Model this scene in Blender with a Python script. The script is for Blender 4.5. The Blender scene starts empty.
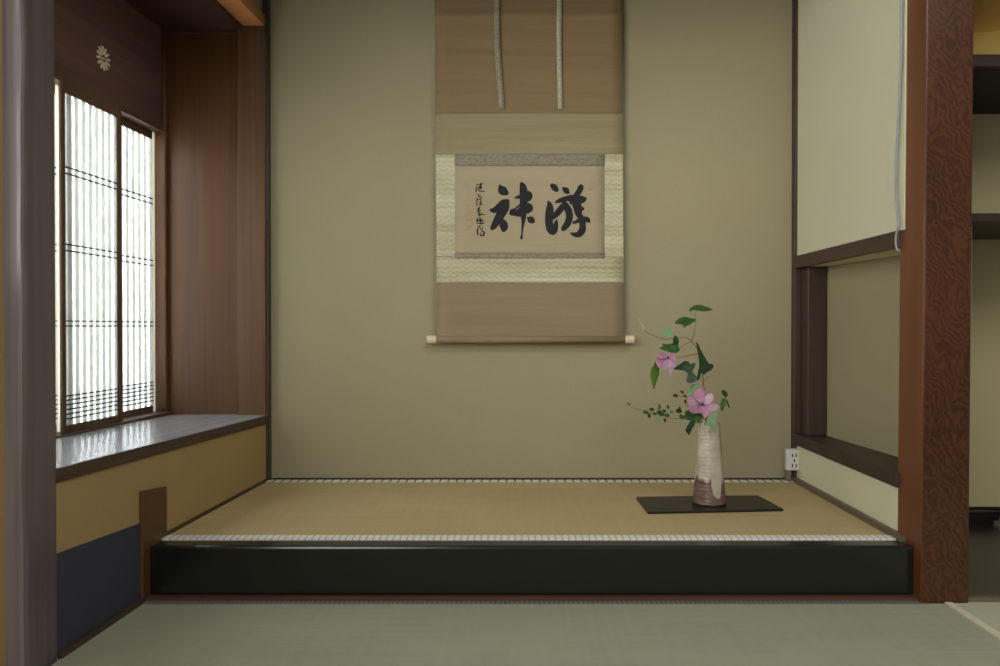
import bpy, bmesh, math, random
from mathutils import Vector, Matrix
random.seed(7)
SC = bpy.context.scene
COL = SC.collection
# ------------------------------------------------------------------ camera
F, CX, CY, CZ = 800.0, 515.0, 333.0, 0.625
A = math.radians(0.5)
cam = bpy.data.cameras.new('camera'); camo = bpy.data.objects.new('camera', cam); COL.objects.link(camo)
camo.location = (0, 0, CZ); camo.rotation_euler = (math.pi/2 - A, 0, 0)
cam.sensor_width = 36; cam.lens = F/1000*36; cam.shift_x = -0.015
cam.clip_start = 0.02
cam.dof.use_dof = True; cam.dof.focus_distance = 2.35; cam.dof.aperture_fstop = 5.0
SC.camera = camo

def at(px, py, Y):
    """world point seen at a pixel of the photograph, at depth Y"""
    fx, fy = (px-CX)/F, (CY-py)/F
    dy = math.cos(A) + fy*math.sin(A); dz = -math.sin(A) + fy*math.cos(A)
    t = Y/dy
    return Vector((fx*t, Y, CZ + dz*t))

# ------------------------------------------------------------------ materials
def lin(r, g, b):
    f = lambda c: (c/255/12.92) if c/255 <= .04045 else ((c/255+.055)/1.055)**2.4
    return (f(r), f(g), f(b), 1)

class NT:
    def __init__(s, name):
        s.m = bpy.data.materials.new(name); s.m.use_nodes = True
        s.t = s.m.node_tree; s.n = s.t.nodes
        s.b = s.n['Principled BSDF']
    def add(s, typ, **kw):
        n = s.n.new(typ)
        for k, v in kw.items():
            if k.startswith('i_'):
                key = k[2:].replace('_', ' ')
                n.inputs[key].default_value = v
            else: setattr(n, k, v)
        return n
    def link(s, a, b): s.t.links.new(a, b)
    def coords(s, scale=(1,1,1), rot=(0,0,0)):
        tc = s.add('ShaderNodeTexCoord'); mp = s.add('ShaderNodeMapping')
        mp.inputs['Scale'].default_value = scale; mp.inputs['Rotation'].default_value = rot
        s.link(tc.outputs['Object'], mp.inputs['Vector']); return mp.outputs['Vector']
    def noise(s, vec, scale=1, detail=4, rough=.55, dist=0):
        n = s.add('ShaderNodeTexNoise'); n.inputs['Scale'].default_value = scale
        n.inputs['Detail'].default_value = detail; n.inputs['Roughness'].default_value = rough
        n.inputs['Distortion'].default_value = dist
        s.link(vec, n.inputs['Vector']); return n.outputs['Fac']
    def wave(s, vec, scale=1, dist=0, direction='X', profile='SIN', detail=2, dscale=1, typ='BANDS'):
        n = s.add('ShaderNodeTexWave'); n.wave_type = typ
        if typ == 'BANDS': n.bands_direction = direction
        n.wave_profile = profile
        n.inputs['Scale'].default_value = scale; n.inputs['Distortion'].default_value = dist
        n.inputs['Detail'].default_value = detail; n.inputs['Detail Scale'].default_value = dscale
        s.link(vec, n.inputs['Vector']); return n.outputs['Fac']
    def ramp(s, fac, stops):
        r = s.add('ShaderNodeValToRGB'); e = r.color_ramp.elements
        while len(e) < len(stops): e.new(.5)
        for el, (p, c) in zip(e, stops): el.position = p; el.color = c
        s.link(fac, r.inputs['Fac']); return r.outputs['Color']
    def mix(s, fac, a, b, mode='MIX'):
        n = s.add('ShaderNodeMix', data_type='RGBA', blend_type=mode)
        for sock, v in ((n.inputs[0], fac), (n.inputs[6], a), (n.inputs[7], b)):
            if isinstance(v, (int, float)): sock.default_value = v
            elif isinstance(v, tuple): sock.default_value = v
            else: s.link(v, sock)
        return n.outputs[2]
    def out(s, col, rough=.6, spec=.4, bump=None, bs=.1, bd=.002):
        if isinstance(col, tuple): s.b.inputs['Base Color'].default_value = col
        else: s.link(col, s.b.inputs['Base Color'])
        s.b.inputs['Roughness'].default_value = rough
        s.b.inputs['Specular IOR Level'].default_value = spec
        if bump is not None:
            b = s.add('ShaderNodeBump'); b.inputs['Strength'].default_value = bs; b.inputs['Distance'].default_value = bd
            s.link(bump, b.inputs['Height']); s.link(b.outputs['Normal'], s.b.inputs['Normal'])
        return s.m

def sc(c, k): return (c[0]*k, c[1]*k, c[2]*k, 1)

def plaster(name, c, var=.10):
    t = NT(name); v = t.coords()
    big = t.noise(v, 1.6, 4); fine = t.noise(v, 260, 3)
    col = t.ramp(big, [(.3, sc(c, 1-var)), (.7, sc(c, 1+var))])
    col = t.mix(.12, col, t.ramp(fine, [(.3, sc(c, .6)), (.7, sc(c, 1.3))]))
    return t.out(col, .92, .15, fine, .18, .001)

def wood(name, c1, c2, axis='Z', rough=.42, spec=.45, fine=70, bs=.08):
    t = NT(name)
    s = {'X': (1.2, fine, fine), 'Y': (fine, 1.2, fine), 'Z': (fine, fine, 1.2)}[axis]
    s2 = {'X': (.8, 9, 9), 'Y': (9, .8, 9), 'Z': (9, 9, .8)}[axis]
    g = t.noise(t.coords(s), 1, 5, .6, .3); h = t.noise(t.coords(s2), 1, 3, .5, .6)
    col = t.ramp(g, [(.3, c1), (.72, c2)])
    col = t.mix(.45, col, t.ramp(h, [(.3, sc(c1, .75)), (.7, sc(c2, 1.15))]))
    return t.out(col, rough, spec, g if bs else None, bs, .001)

def plain(name, c, rough=.5, spec=.4, metal=0, var=.08, scale=40):
    t = NT(name); n = t.noise(t.coords(), scale, 3)
    m = t.out(t.ramp(n, [(.3, sc(c, 1-var)), (.7, sc(c, 1+var))]), rough, spec)
    t.b.inputs['Metallic'].default_value = metal; return m

def tatami(name, c1, c2, along='X', rough=.75, spec=.2):
    t = NT(name)
    s = (1.5, 420, 1) if along == 'X' else (420, 1.5, 1)
    n = t.noise(t.coords(s), 1, 3); big = t.noise(t.coords((2.2, 3.0, 1)), 1, 4)
    s2 = (60, 3, 1) if along == 'X' else (3, 60, 1)
    cross = t.noise(t.coords(s2), 1, 2)
    col = t.ramp(n, [(.3, c1), (.7, c2)])
    col = t.mix(.35, col, t.ramp(big, [(.3, sc(c1, .92)), (.7, sc(c2, 1.08))]))
    col = t.mix(.07, col, t.ramp(cross, [(.35, sc(c1, .8)), (.65, sc(c2, 1.15))]))
    return t.out(col, rough, spec, n, .12, .001)

def heri(name, light, dark, period, duty=.6):
    """woven border: pale dashes with dark gaps along X"""
    t = NT(name); v = t.coords((1, 1, 1))
    w = t.wave(v, 1/period*math.pi/10, 0, 'X'); n = t.noise(t.coords(), 300, 2)
    f = t.ramp(w, [(.06, (0,0,0,1)), (.22, (1,1,1,1))])
    col = t.mix(f, dark, light); col = t.mix(.25, col, t.ramp(n, [(.3, sc(light, .5)), (.7, sc(light, 1.1))]))
    return t.out(col, .8, .2)

MAT = {}
MAT['wall'] = plaster('ochre_plaster', lin(163, 155, 124), .03)
MAT['wall_low'] = plaster('yellow_ochre_plaster', lin(176, 151, 105), .05)
MAT['wall_pale'] = plaster('pale_plaster', lin(219, 217, 187), .02)
MAT['wall_front'] = plaster('amber_plaster', lin(180, 148, 104), .05)
MAT['wall_recess'] = plaster('recess_plaster', lin(201, 188, 144), .03)
MAT['door_gold'] = plaster('gold_door_paper', lin(191, 148, 76), .05)
MAT['door_pale'] = plaster('pale_gold_door_paper', lin(202, 169, 95), .05)
MAT['dado'] = plaster('navy_paper', lin(69, 70, 81), .08)
MAT['panel'] = wood('red_brown_board', lin(75, 48, 27), lin(106, 70, 39), 'Z', .42, .4, 60)
MAT['panel_post'] = wood('red_brown_post', lin(77, 54, 35), lin(110, 77, 50), 'Z', .42, .4, 60)
MAT['post_dark'] = wood('dark_post_wood', lin(57, 45, 40), lin(78, 63, 55), 'Z', .42, .4, 80)
MAT['post_dark_y'] = wood('dark_beam_wood', lin(64, 47, 40), lin(86, 66, 56), 'Y', .42, .4, 80)
MAT['frieze'] = wood('frieze_board_wood', lin(90, 66, 63), lin(123, 94, 88), 'Y', .5, .3, 50)
MAT['lintel'] = wood('warm_lintel_wood', lin(174, 112, 66), lin(208, 146, 92), 'Y', .4, .4, 60)
MAT['ceil'] = wood('ceiling_board_wood', lin(60, 40, 36), lin(82, 56, 48), 'Y', .5, .3, 40)
MAT['front_post'] = wood('front_post_wood', lin(86, 75, 77), lin(124, 111, 113), 'Z', .36, .5, 60)
MAT['lit_post'] = wood('lit_post_wood', lin(112, 103, 104), lin(159, 151, 150), 'Z', .36, .5, 60)  # lit copy of the post wood, for its front faces
MAT['sill'] = wood('sill_sheen_wood', lin(144, 146, 154), lin(183, 186, 196), 'Y', .20, 1.0, 18, 0)  # pale grey base carries the sheen of reflected daylight
MAT['shoji_frame'] = wood('shoji_frame_wood', lin(84, 66, 50), lin(112, 90, 70), 'Z', .5, .3, 90)
MAT['bars'] = plain('dark_cross_bar', lin(62, 66, 76), .6, .2)
MAT['brown_trim'] = wood('brown_trim_wood', lin(72, 48, 35), lin(99, 71, 55), 'X', .5, .4, 80)
MAT['grey_trim'] = wood('grey_brown_trim_wood', lin(92, 82, 68), lin(120, 108, 92), 'Y', .45, .4, 80)
MAT['cutout_light'] = plain('cutout_light', lin(246, 238, 206), .4, .4)  # light through the flower cutout, put into a pale colour
MAT['ivory'] = plain('ivory', lin(222, 208, 170), .4, .4)
MAT['cable'] = plain('pale_grey_cable', lin(150, 156, 160), .5, .4)
MAT['outlet'] = plain('white_plastic', lin(214, 216, 208), .35, .5, 0, .03)
MAT['hole'] = plain('dark_slot', lin(28, 28, 28), .7, .2)
MAT['duct'] = plain('grey_duct', lin(120, 116, 100), .5, .4)
MAT['floor'] = wood('floor_boards', lin(46, 40, 34), lin(64, 56, 48), 'X', .45, .4, 30)
MAT['recess_floor'] = wood('recess_floor_boards', lin(35, 35, 37), lin(49, 49, 49), 'X', .3, .45, 40)
MAT['white_edge'] = plain('pale_mat_edge', lin(214, 208, 182), .8, .2)
MAT['grey_edge'] = heri('grey_mat_edge', lin(120, 116, 112), lin(76, 72, 72), .011)
MAT['tatami'] = tatami('green_grey_tatami', lin(151, 153, 133), lin(171, 173, 148), 'X')
MAT['tatami2'] = tatami('pale_tatami', lin(174, 173, 149), lin(194, 194, 167), 'Y')
MAT['tatami_toko'] = tatami('golden_tatami', lin(177, 156, 111), lin(200, 181, 137), 'X')
MAT['heri_front'] = heri('white_scalloped_border', lin(236, 236, 228), lin(190, 182, 164), .016)
MAT['heri_back'] = heri('white_dashed_border', lin(226, 224, 212), lin(104, 96, 82), .027)
MAT['lacquer'] = plain('black_lacquer', lin(25, 26, 23), .2, .5, 0, .05)
MAT['tray'] = plain('black_tray_lacquer', lin(26, 25, 22), .36, .45, 0, .05)
MAT['shelf_dark'] = wood('shelf_wood', lin(54, 42, 36), lin(74, 58, 50), 'X', .45, .4, 60)
MAT['black'] = plain('black_shadowed_wood', lin(24, 22, 22), .5, .3)

def burl():
    t = NT('burl_grain_wood')
    v = t.coords((11, 11, 8)); n = t.add('ShaderNodeTexNoise'); n.inputs['Scale'].default_value = 1.4; n.inputs['Detail'].default_value = 3
    t.link(v, n.inputs['Vector'])
    vm = t.add('ShaderNodeVectorMath', operation='MULTIPLY_ADD'); vm.inputs[1].default_value = (1.1, 1.1, 1.5)
    t.link(n.outputs['Color'], vm.inputs[0]); t.link(v, vm.inputs[2])
    w = t.wave(vm.outputs[0], 2.6, 5, 'DIAGONAL', 'SIN', 3, 1.6)
    fine = t.noise(t.coords((90, 90, 8)), 1, 4)
    big = t.noise(t.coords((3, 3, 1.6)), 1, 2)
    col = t.ramp(w, [(.1, lin(52, 30, 18)), (.5, lin(74, 44, 27)), (.95, lin(98, 60, 36))])
    col = t.mix(.3, col, t.ramp(fine, [(.3, lin(52, 31, 20)), (.7, lin(86, 53, 35))]))
    col = t.mix(.5, col, t.ramp(big, [(.35, lin(60, 36, 22)), (.65, lin(92, 50, 30))]))
    return t.out(col, .24, .4, fine, .03, .001)
MAT['burl'] = burl()
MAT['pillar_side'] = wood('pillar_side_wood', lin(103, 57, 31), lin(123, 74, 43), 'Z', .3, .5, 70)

def silk(name, c, band=.10):
    t = NT(name)
    a = t.noise(t.coords((3, 1, 110)), 1, 4, .6); b = t.noise(t.coords((260, 1, 260)), 1, 2)
    d = t.noise(t.coords((1.2, 1, 14)), 1, 3)
    col = t.ramp(a, [(.3, sc(c, 1-band)), (.7, sc(c, 1+band))])
    col = t.mix(.18, col, t.ramp(b, [(.3, sc(c, .7)), (.7, sc(c, 1.3))]))
    col = t.mix(.35, col, t.ramp(d, [(.3, sc(c, .86)), (.7, sc(c, 1.12))]))
    return t.out(col, .75, .25, b, .08, .0005)
MAT['silk'] = silk('brown_silk', lin(137, 117, 84))
MAT['silk_low'] = silk('rose_brown_silk', lin(145, 129, 101))
MAT['art'] = silk('tan_silk', lin(167, 154, 125), .06)
MAT['gold'] = silk('gold_brocade', lin(149, 139, 105), .18)

def brocade():
    t = NT('wave_brocade')
    v = t.coords((1, 1, 1))
    sx = t.add('ShaderNodeSeparateXYZ'); t.link(v, sx.inputs[0])
    def mth(op, a, b=None):
        n = t.add('ShaderNodeMath', operation=op)
        for sock, q in ((n.inputs[0], a), (n.inputs[1], b)):
            if q is None: continue
            if isinstance(q, (int, float)): sock.default_value = q
            else: t.link(q, sock)
        return n.outputs[0]
    wob = t.noise(t.coords((16, 1, 40)), 1, 2)
    ph = mth('ADD', mth('MULTIPLY', sx.outputs['X'], 128), mth('MULTIPLY', wob, 5.0))
    sway = mth('MULTIPLY', mth('ABSOLUTE', mth('SINE', ph)), 3.0)              # scalloped rows
    row = mth('SINE', mth('ADD', mth('MULTIPLY', sx.outputs['Z'], 420), sway))
    fine = mth('SINE', mth('ADD', mth('MULTIPLY', sx.outputs['Z'], 1200), mth('MULTIPLY', sway, 2.2)))
    m = mth('ADD', mth('MULTIPLY', row, .17), mth('ADD', mth('MULTIPLY', fine, .07), mth('ADD', mth('MULTIPLY', t.noise(t.coords((60, 1, 120)), 1, 2), .5), .25)))
    f = t.noise(t.coords((300, 1, 300)), 1, 2)
    d = t.noise(t.coords((1.5, 1, 22)), 1, 3)
    col = t.ramp(m, [(.3, lin(150, 142, 104)), (.55, lin(186, 182, 146)), (.8, lin(202, 200, 168))])
    col = t.mix(.2, col, t.ramp(f, [(.3, lin(130, 124, 92)), (.7, lin(208, 204, 170))]))
    col = t.mix(.5, col, t.ramp(d, [(.35, lin(156, 146, 104)), (.65, lin(214, 212, 184))]))  # light and dark wrinkle bands put into the colour
    return t.out(col, .6, .3, m, .08, .0006)
MAT['brocade'] = brocade()
def grey_brocade(name, a, b, s=120):
    t = NT(name); n = t.noise(t.coords((s, 1, s*1.4)), 1, 3, .6, .8)
    return t.out(t.ramp(n, [(.38, a), (.62, b)]), .7, .3)
MAT['ichi'] = grey_brocade('grey_brocade', lin(126, 119, 102), lin(149, 141, 123))
MAT['ribbon'] = grey_brocade('ribbon_brocade', lin(134, 124, 102), lin(162, 153, 128), 160)
MAT['ribbon2'] = grey_brocade('pale_ribbon_brocade', lin(166, 158, 130), lin(192, 186, 160), 160)
MAT['ink'] = plain('black_ink', lin(40, 42, 43), .75, .2)
MAT['ink_thin'] = plain('thin_black_ink', lin(44, 40, 36), .8, .2)
MAT['seal'] = plain('faded_red_seal', lin(180, 152, 122), .8, .2)
def leafm(name, a, b):
    t = NT(name); n = t.noise(t.coords((60, 60, 60)), 1, 3)
    m = t.out(t.ramp(n, [(.3, a), (.7, b)]), .5, .35); return m
MAT['leaf'] = leafm('leaf_green', lin(40, 70, 34), lin(66, 104, 52))
MAT['leaf_dark'] = leafm('leaf_dark_green', lin(36, 58, 40), lin(54, 82, 54))
MAT['leaf_light'] = leafm('leaf_light_green', lin(96, 136, 92), lin(120, 158, 112))
MAT['leaf_yel'] = leafm('leaf_yellow_green', lin(80, 118, 40), lin(100, 140, 54))
MAT['stem'] = leafm('stem_brown_green', lin(92, 76, 48), lin(114, 96, 62))
MAT['bud'] = leafm('pale_bud', lin(168, 160, 116), lin(190, 184, 146))
MAT['petal'] = leafm('pink_petal', lin(178, 134, 162), lin(203, 170, 193))
MAT['petal_deep'] = leafm('rose_petal', lin(158, 105, 132), lin(185, 139, 161))
MAT['stamen'] = plain('dark_wine_stamen', lin(92, 28, 52), .6, .3)

def paper():
    t = NT('shoji_paper'); t.n.remove(t.b)
    n = t.noise(t.coords((30, 30, 30)), 1, 3)
    col = t.ramp(n, [(.3, lin(236, 238, 238)), (.7, lin(250, 251, 250))])
    tr = t.add('ShaderNodeBsdfTranslucent'); di = t.add('ShaderNodeBsdfDiffuse'); mx = t.add('ShaderNodeMixShader'); mx.inputs[0].default_value = .3
    t.link(col, tr.inputs['Color']); t.link(col, di.inputs['Color'])
    t.link(tr.outputs[0], mx.inputs[1]); t.link(di.outputs[0], mx.inputs[2])
    t.link(mx.outputs[0], t.n['Material Output'].inputs['Surface']); return t.m
MAT['paper'] = paper()
def slatm(name, c, k):
    t = NT(name); t.n.remove(t.b)
    n = t.noise(t.coords((40, 40, 2)), 1, 3)
    col = t.ramp(n, [(.3, sc(c, .92)), (.7, sc(c, 1.06))])
    tr = t.add('ShaderNodeBsdfTranslucent'); di = t.add('ShaderNodeBsdfDiffuse'); mx = t.add('ShaderNodeMixShader'); mx.inputs[0].default_value = k
    t.link(col, tr.inputs['Color']); t.link(col, di.inputs['Color'])
    t.link(tr.outputs[0], mx.inputs[1]); t.link(di.outputs[0], mx.inputs[2])
    t.link(mx.outputs[0], t.n['Material Output'].inputs['Surface']); return t.m
MAT['slat'] = slatm('lattice_slat_wood', lin(214, 214, 208), .50)
MAT['cream'] = slatm('pale_stile_wood', lin(212, 210, 200), .5)

def vase_mat():
    t = NT('ash_glazed_stoneware')
    at_ = t.add('ShaderNodeVertexColor'); at_.layer_name = 'glaze'
    sp = t.add('ShaderNodeSeparateColor'); t.link(at_.outputs['Color'], sp.inputs[0])
    n = t.noise(t.coords((40, 40, 160)), 1, 4); n2 = t.noise(t.coords((22, 22, 22)), 1, 3)
    cream = t.ramp(n2, [(.3, lin(170, 160, 140)), (.7, lin(198, 190, 172))])
    brown = t.ramp(n, [(.3, lin(84, 66, 60)), (.7, lin(128, 104, 92))])
    col = t.mix(sp.outputs[0], brown, cream)
    col = t.mix(sp.outputs[1], col, lin(116, 92, 64))  # shade of the right edge mixed in as olive brown
    return t.out(col, .33, .5, n, .1, .001)
MAT['vase'] = vase_mat()

# ------------------------------------------------------------------ mesh helpers
def fin(bm, name, mat, parent=None, smooth=False, **props):
    me = bpy.data.meshes.new(name)
    bmesh.ops.recalc_face_normals(bm, faces=bm.faces)
    if smooth:
        for f in bm.faces: f.smooth = True
    bm.to_mesh(me); bm.free(); me.materials.append(MAT[mat] if isinstance(mat, str) else mat)
    o = bpy.data.objects.new(name, me); COL.objects.link(o)
    if parent is not None: o.parent = parent
    for k, v in props.items(): o[k] = v
    return o

def hexa(bm, pts, bev=0):
    """8 corners: bottom ring of 4, then top ring of 4"""
    v = [bm.verts.new(p) for p in pts]
    fs = [(0,1,2,3), (7,6,5,4), (0,4,5,1), (1,5,6,2), (2,6,7,3), (3,7,4,0)]
    faces = [bm.faces.new([v[i] for i in f]) for f in fs]
    if bev:
        es = list({e for f in faces for e in f.edges})
        bmesh.ops.bevel(bm, geom=es, offset=bev, segments=2, affect='EDGES', profile=.5)
def box(bm, x0, x1, y0, y1, z0, z1, bev=0):
    hexa(bm, [(x0,y0,z0),(x1,y0,z0),(x1,y1,z0),(x0,y1,z0),(x0,y0,z1),(x1,y0,z1),(x1,y1,z1),(x0,y1,z1)], bev)
def XL(Y): return -.862 + (Y-1.5)*.046
def lbox(bm, u0, u1, y0, y1, z0, z1, bev=0, zz=None):
    """box that follows the slightly skewed left wall; u is measured from the wall plane"""
    a, b, c, d = (XL(y0)+u0, y0), (XL(y0)+u1, y0), (XL(y1)+u1, y1), (XL(y1)+u0, y1)
    lo = zz[0] if zz else (z0,)*4; hi = zz[1] if zz else (z1,)*4
    hexa(bm, [(*p, z) for p, z in zip((a,b,c,d), lo)] + [(*p, z) for p, z in zip((a,b,c,d), hi)], bev)
def tube(bm, pts, radii, seg=8, caps=True):
    pts = [Vector(p) for p in pts]; n = len(pts); rings = []
    if isinstance(radii, (int, float)): radii = [radii]*n
    up = Vector((.13, .31, .94))
    for i, p in enumerate(pts):
        d = (pts[min(i+1, n-1)] - pts[max(i-1, 0)]).normalized()
        s = d.cross(up)
        if s.length < 1e-4: s = d.cross(Vector((1, 0, 0)))
        s.normalize(); w = d.cross(s)
        rings.append([bm.verts.new(p + (s*math.cos(2*math.pi*k/seg) + w*math.sin(2*math.pi*k/seg))*radii[i]) for k in range(seg)])
    for a, b in zip(rings, rings[1:]):
        for k in range(seg): bm.faces.new((a[k], a[(k+1) % seg], b[(k+1) % seg], b[k]))
    if caps: bm.faces.new(rings[0]); bm.faces.new(rings[-1][::-1])
def spline(pts, n=6):
    """Catmull-Rom through tuples of any length"""
    if len(pts) < 3: n = max(n, 2)
    P = [Vector(p) if len(p) < 5 else p for p in pts]; out = []
    for i in range(len(P)-1):
        p0, p1, p2, p3 = P[max(i-1, 0)], P[i], P[i+1], P[min(i+2, len(P)-1)]
        for k in range(n):
            t = k/n
            out.append(.5*((2*p1) + (p2-p0)*t + (2*p0-5*p1+4*p2-p3)*t*t + (3*p1-p0-3*p2+p3)*t**3))
    out.append(P[-1]); return out
def empty(name, loc, label, cat, group=None):
    o = bpy.data.objects.new(name, None); COL.objects.link(o); o.location = loc; o.empty_display_size = .05
    o['label'] = label; o['category'] = cat
    if group: o['group'] = group
    return o
def under(o, root):
    """parent a mesh built in world coordinates under an empty that stands elsewhere"""
    o.parent = root; o.matrix_parent_inverse = Matrix.Translation(root.location).inverted(); return o
def S(bm, name, mat, label, cat, parent=None, smooth=False):
    o = fin(bm, name, mat, None, smooth)
    if parent is None: o['kind'] = 'structure'; o['label'] = label; o['category'] = cat
    else: o.parent = parent
    return o
def nb(): return bmesh.new()
def sbox(name, mat, label, cat, *a, bev=.002, l=False, zz=None, parent=None):
    bm = nb(); (lbox(bm, *a, bev, zz) if l else box(bm, *a, bev)); return S(bm, name, mat, label, cat, parent)

YB = 2.63            # face of the back wall
TZ = .12             # alcove floor height
# ------------------------------------------------------------------ setting: walls and floors
sbox('floor', 'floor', 'dark wooden subfloor under the tatami mats', 'floor', -3.2, 2.6, -1.6, 2.9, -.14, -.06, bev=0)
sbox('wall_back', 'wall', 'bare ochre plaster wall at the back of the alcove behind the scroll', 'wall', -.83, .99, YB, YB+.08, 0, 2.4, bev=0)
sbox('wall_back_right', 'wall_recess', 'shadowed olive plaster wall behind the shelf right of the burl pillar', 'wall', 1.04, 2.4, YB+.02, YB+.08, -.02, 2.4, bev=0)
sbox('wall_tokowaki_right', 'wall', 'plaster side wall closing the right recess', 'wall', 2.4, 2.46, 1.8, YB+.08, -.02, 2.4, bev=0)
wl = sbox('wall_left', 'wall_low', 'yellow ochre plaster wall under the window sill with a navy paper band', 'wall',
     -.06, 0, 1.495, YB, .0, .33, bev=0, l=True, zz=((0,0,0,0), (.336, .336, .309, .309)))
d = nb(); lbox(d, 0, .0016, 1.497, 1.806, 0, .19, 0, ((.004,)*4, (.1975, .1975, .1795, .1795)))
o = fin(d, 'dado_paper', 'dado', wl); o['label'] = 'navy paper band along the foot of the wall'
sbox('wall_bay_end', 'wall_front', 'plaster end of the window bay behind the foreground post', 'wall', -1.36, -.905, 1.46, 1.492, -.06, 2.4, bev=0)
sbox('wall_left_upper', 'wall', 'plaster wall above the warm lintel of the window bay', 'wall', -.07, -.01, 1.5, YB, 1.63, 2.4, bev=0, l=True)
bm = nb(); box(bm, -.99, -.895, 1.33, 1.49, -.06, 2.4); box(bm, -.99, -.895, -1.6, 1.33, -.06, .72)
S(bm, 'wall_left_front', 'wall_front', 'amber plaster wall left of the foreground post', 'wall')
# right wall of the alcove: pale plaster above, niche in the middle, pale plaster below
XR = .912
sbox('wall_right', 'wall_pale', 'large pale plaster panel above the niche in the right alcove wall', 'wall', XR+.004, XR+.10, 1.885, YB, .852, 2.4, bev=0)
sbox('wall_right_lower', 'wall_pale', 'low pale plaster strip below the niche shelf', 'wall', XR+.004, XR+.10, 1.885, YB, TZ-.02, .255, bev=0)
bm = nb(); hexa(bm, [(.985,YB,.24),(1.038,1.885,.24),(1.075,1.885,.24),(1.03,YB,.24),(.985,YB,.86),(1.038,1.885,.86),(1.075,1.885,.86),(1.03,YB,.86)])
S(bm, 'wall_niche_back', 'wall', 'recessed plaster at the back of the niche left of the burl pillar', 'wall')
sbox('ceiling', 'ceil', 'dark board ceiling over the alcove', 'ceiling', -.9, 2.46, 1.86, YB+.08, 2.4, 2.44, bev=0)
sbox('ceiling_bay', 'ceil', 'dark brown board soffit over the window bay', 'ceiling', -.42, -.07, 1.494, 2.66, 1.588, 1.61, bev=0, l=True)

sbox('wall_shade_header', 'wall', 'unseen short plaster wall added above the alcove opening to shade it', 'wall', -.86, .917, 1.84, 1.884, 1.68, 2.4, bev=0)  # out of view, added to keep high light off the upper back wall
sbox('wall_shade_header_right', 'wall', 'unseen short plaster wall added above the right recess to shade it', 'wall', 1.04, 2.4, 1.83, 1.87, 1.53, 2.4, bev=0)  # out of view, added to shade the upper recess wall
# ------------------------------------------------------------------ posts, beams, trims
# foreground post; light on its front is painted in as paler wood
bm = nb()
prof = [(-.8952,1.401), (-.8715,1.4015), (-.8655,1.4035), (-.8620,1.4075), (-.8605,1.413), (-.8600,1.497), (-.8952,1.497)]
zs = [-.06 + i*.03 for i in range(83)]
rings = []
for z in zs:
    j = .0007*math.sin(z*13)+.0005*math.sin(z*29+1)
    rings.append([bm.verts.new((x + (j if 0 < k < 5 else 0), y + (j if 1 < k < 4 else 0), z)) for k, (x, y) in enumerate(prof)])
for a, b in zip(rings, rings[1:]):
    for k in range(len(prof)): bm.faces.new((a[k], a[(k+1) % 7], b[(k+1) % 7], b[k]))
bm.faces.new(rings[0]); bm.faces.new(rings[-1])
fp = S(bm, 'trim_1', 'front_post', 'brown foreground post at the left edge, light painted paler on its front', 'post', None, False)
fp.data.materials.append(MAT['lit_post'])
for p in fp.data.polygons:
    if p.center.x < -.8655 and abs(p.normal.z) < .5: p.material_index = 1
# burl pillar
tilt = .0045
def pill(bm, x0, x1, y0, y1, z0, z1, bev):
    f = lambda z: tilt*(z-.6)
    hexa(bm, [(x0+f(z0),y0,z0),(x1+f(z0),y0,z0),(x1+f(z0),y1,z0),(x0+f(z0),y1,z0),(x0+f(z1),y0,z1),(x1+f(z1),y0,z1),(x1+f(z1),y1,z1),(x0+f(z1),y1,z1)], bev)
bm = nb(); pill(bm, .917, 1.0245, 1.796, 1.912, -.005, 2.4, .004)
pl = S(bm, 'trim_2', 'burl', 'square reddish brown alcove pillar with swirling burl grain on its front', 'pillar')
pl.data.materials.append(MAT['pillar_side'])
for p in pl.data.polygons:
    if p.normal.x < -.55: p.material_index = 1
# back corner posts
sbox('trim_3', 'post_dark', 'thin dark corner post left of the back wall', 'post', -.818, -.8015, 2.603, YB+.03, 0, 2.4, bev=.0015)
sbox('trim_4', 'post_dark', 'thin dark corner post right of the back wall by the outlet', 'post', XR-.004, XR+.016, 2.598, YB+.03, TZ, 2.4, bev=.0015)
sbox('trim_5', 'post_dark', 'dark wooden jamb at the rear of the niche', 'post', XR+.0165, .988, 2.535, YB, .277, .811, bev=.002)
sbox('trim_6', 'post_dark_y', 'dark beam along the lower edge of the pale upper panel', 'beam', XR-.004, XR+.016, 1.9, 2.60, .812, .852, bev=.002)
bm = nb(); box(bm, XR+.0162, 1.06, 1.9, 2.60, .8135, .856)
S(bm, 'trim_7', 'wall_pale', 'pale underside of the upper panel over the niche', 'soffit')
sbox('trim_8', 'shelf_dark', 'dark board shelf at the foot of the niche', 'shelf board', XR-.006, 1.05, 1.9, 2.60, .240, .276, bev=.002)
sbox('baseboard_right', 'grey_trim', 'grey brown wooden strip between the alcove mat and right wall', 'baseboard', XR-.010, XR+.006, 1.87, 2.60, TZ-.01, TZ+.014, bev=.001)
sbox('baseboard_left', 'post_dark_y', 'thin dark strip at the foot of the left wall', 'baseboard', 0.0018, .012, 1.498, 1.80, -.02, .012, bev=.001, l=True)
sbox('baseboard_alcove_left', 'post_dark_y', 'thin dark strip between alcove mat and left wall', 'baseboard', .0, .006, 1.92, 2.6, TZ-.01, TZ+.008, bev=.001, l=True)
sbox('baseboard_back', 'black', 'thin dark strip at the foot of the back wall', 'baseboard', -.797, XR-.01, 2.617, YB, TZ-.01, TZ+.005, bev=.001)
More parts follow.
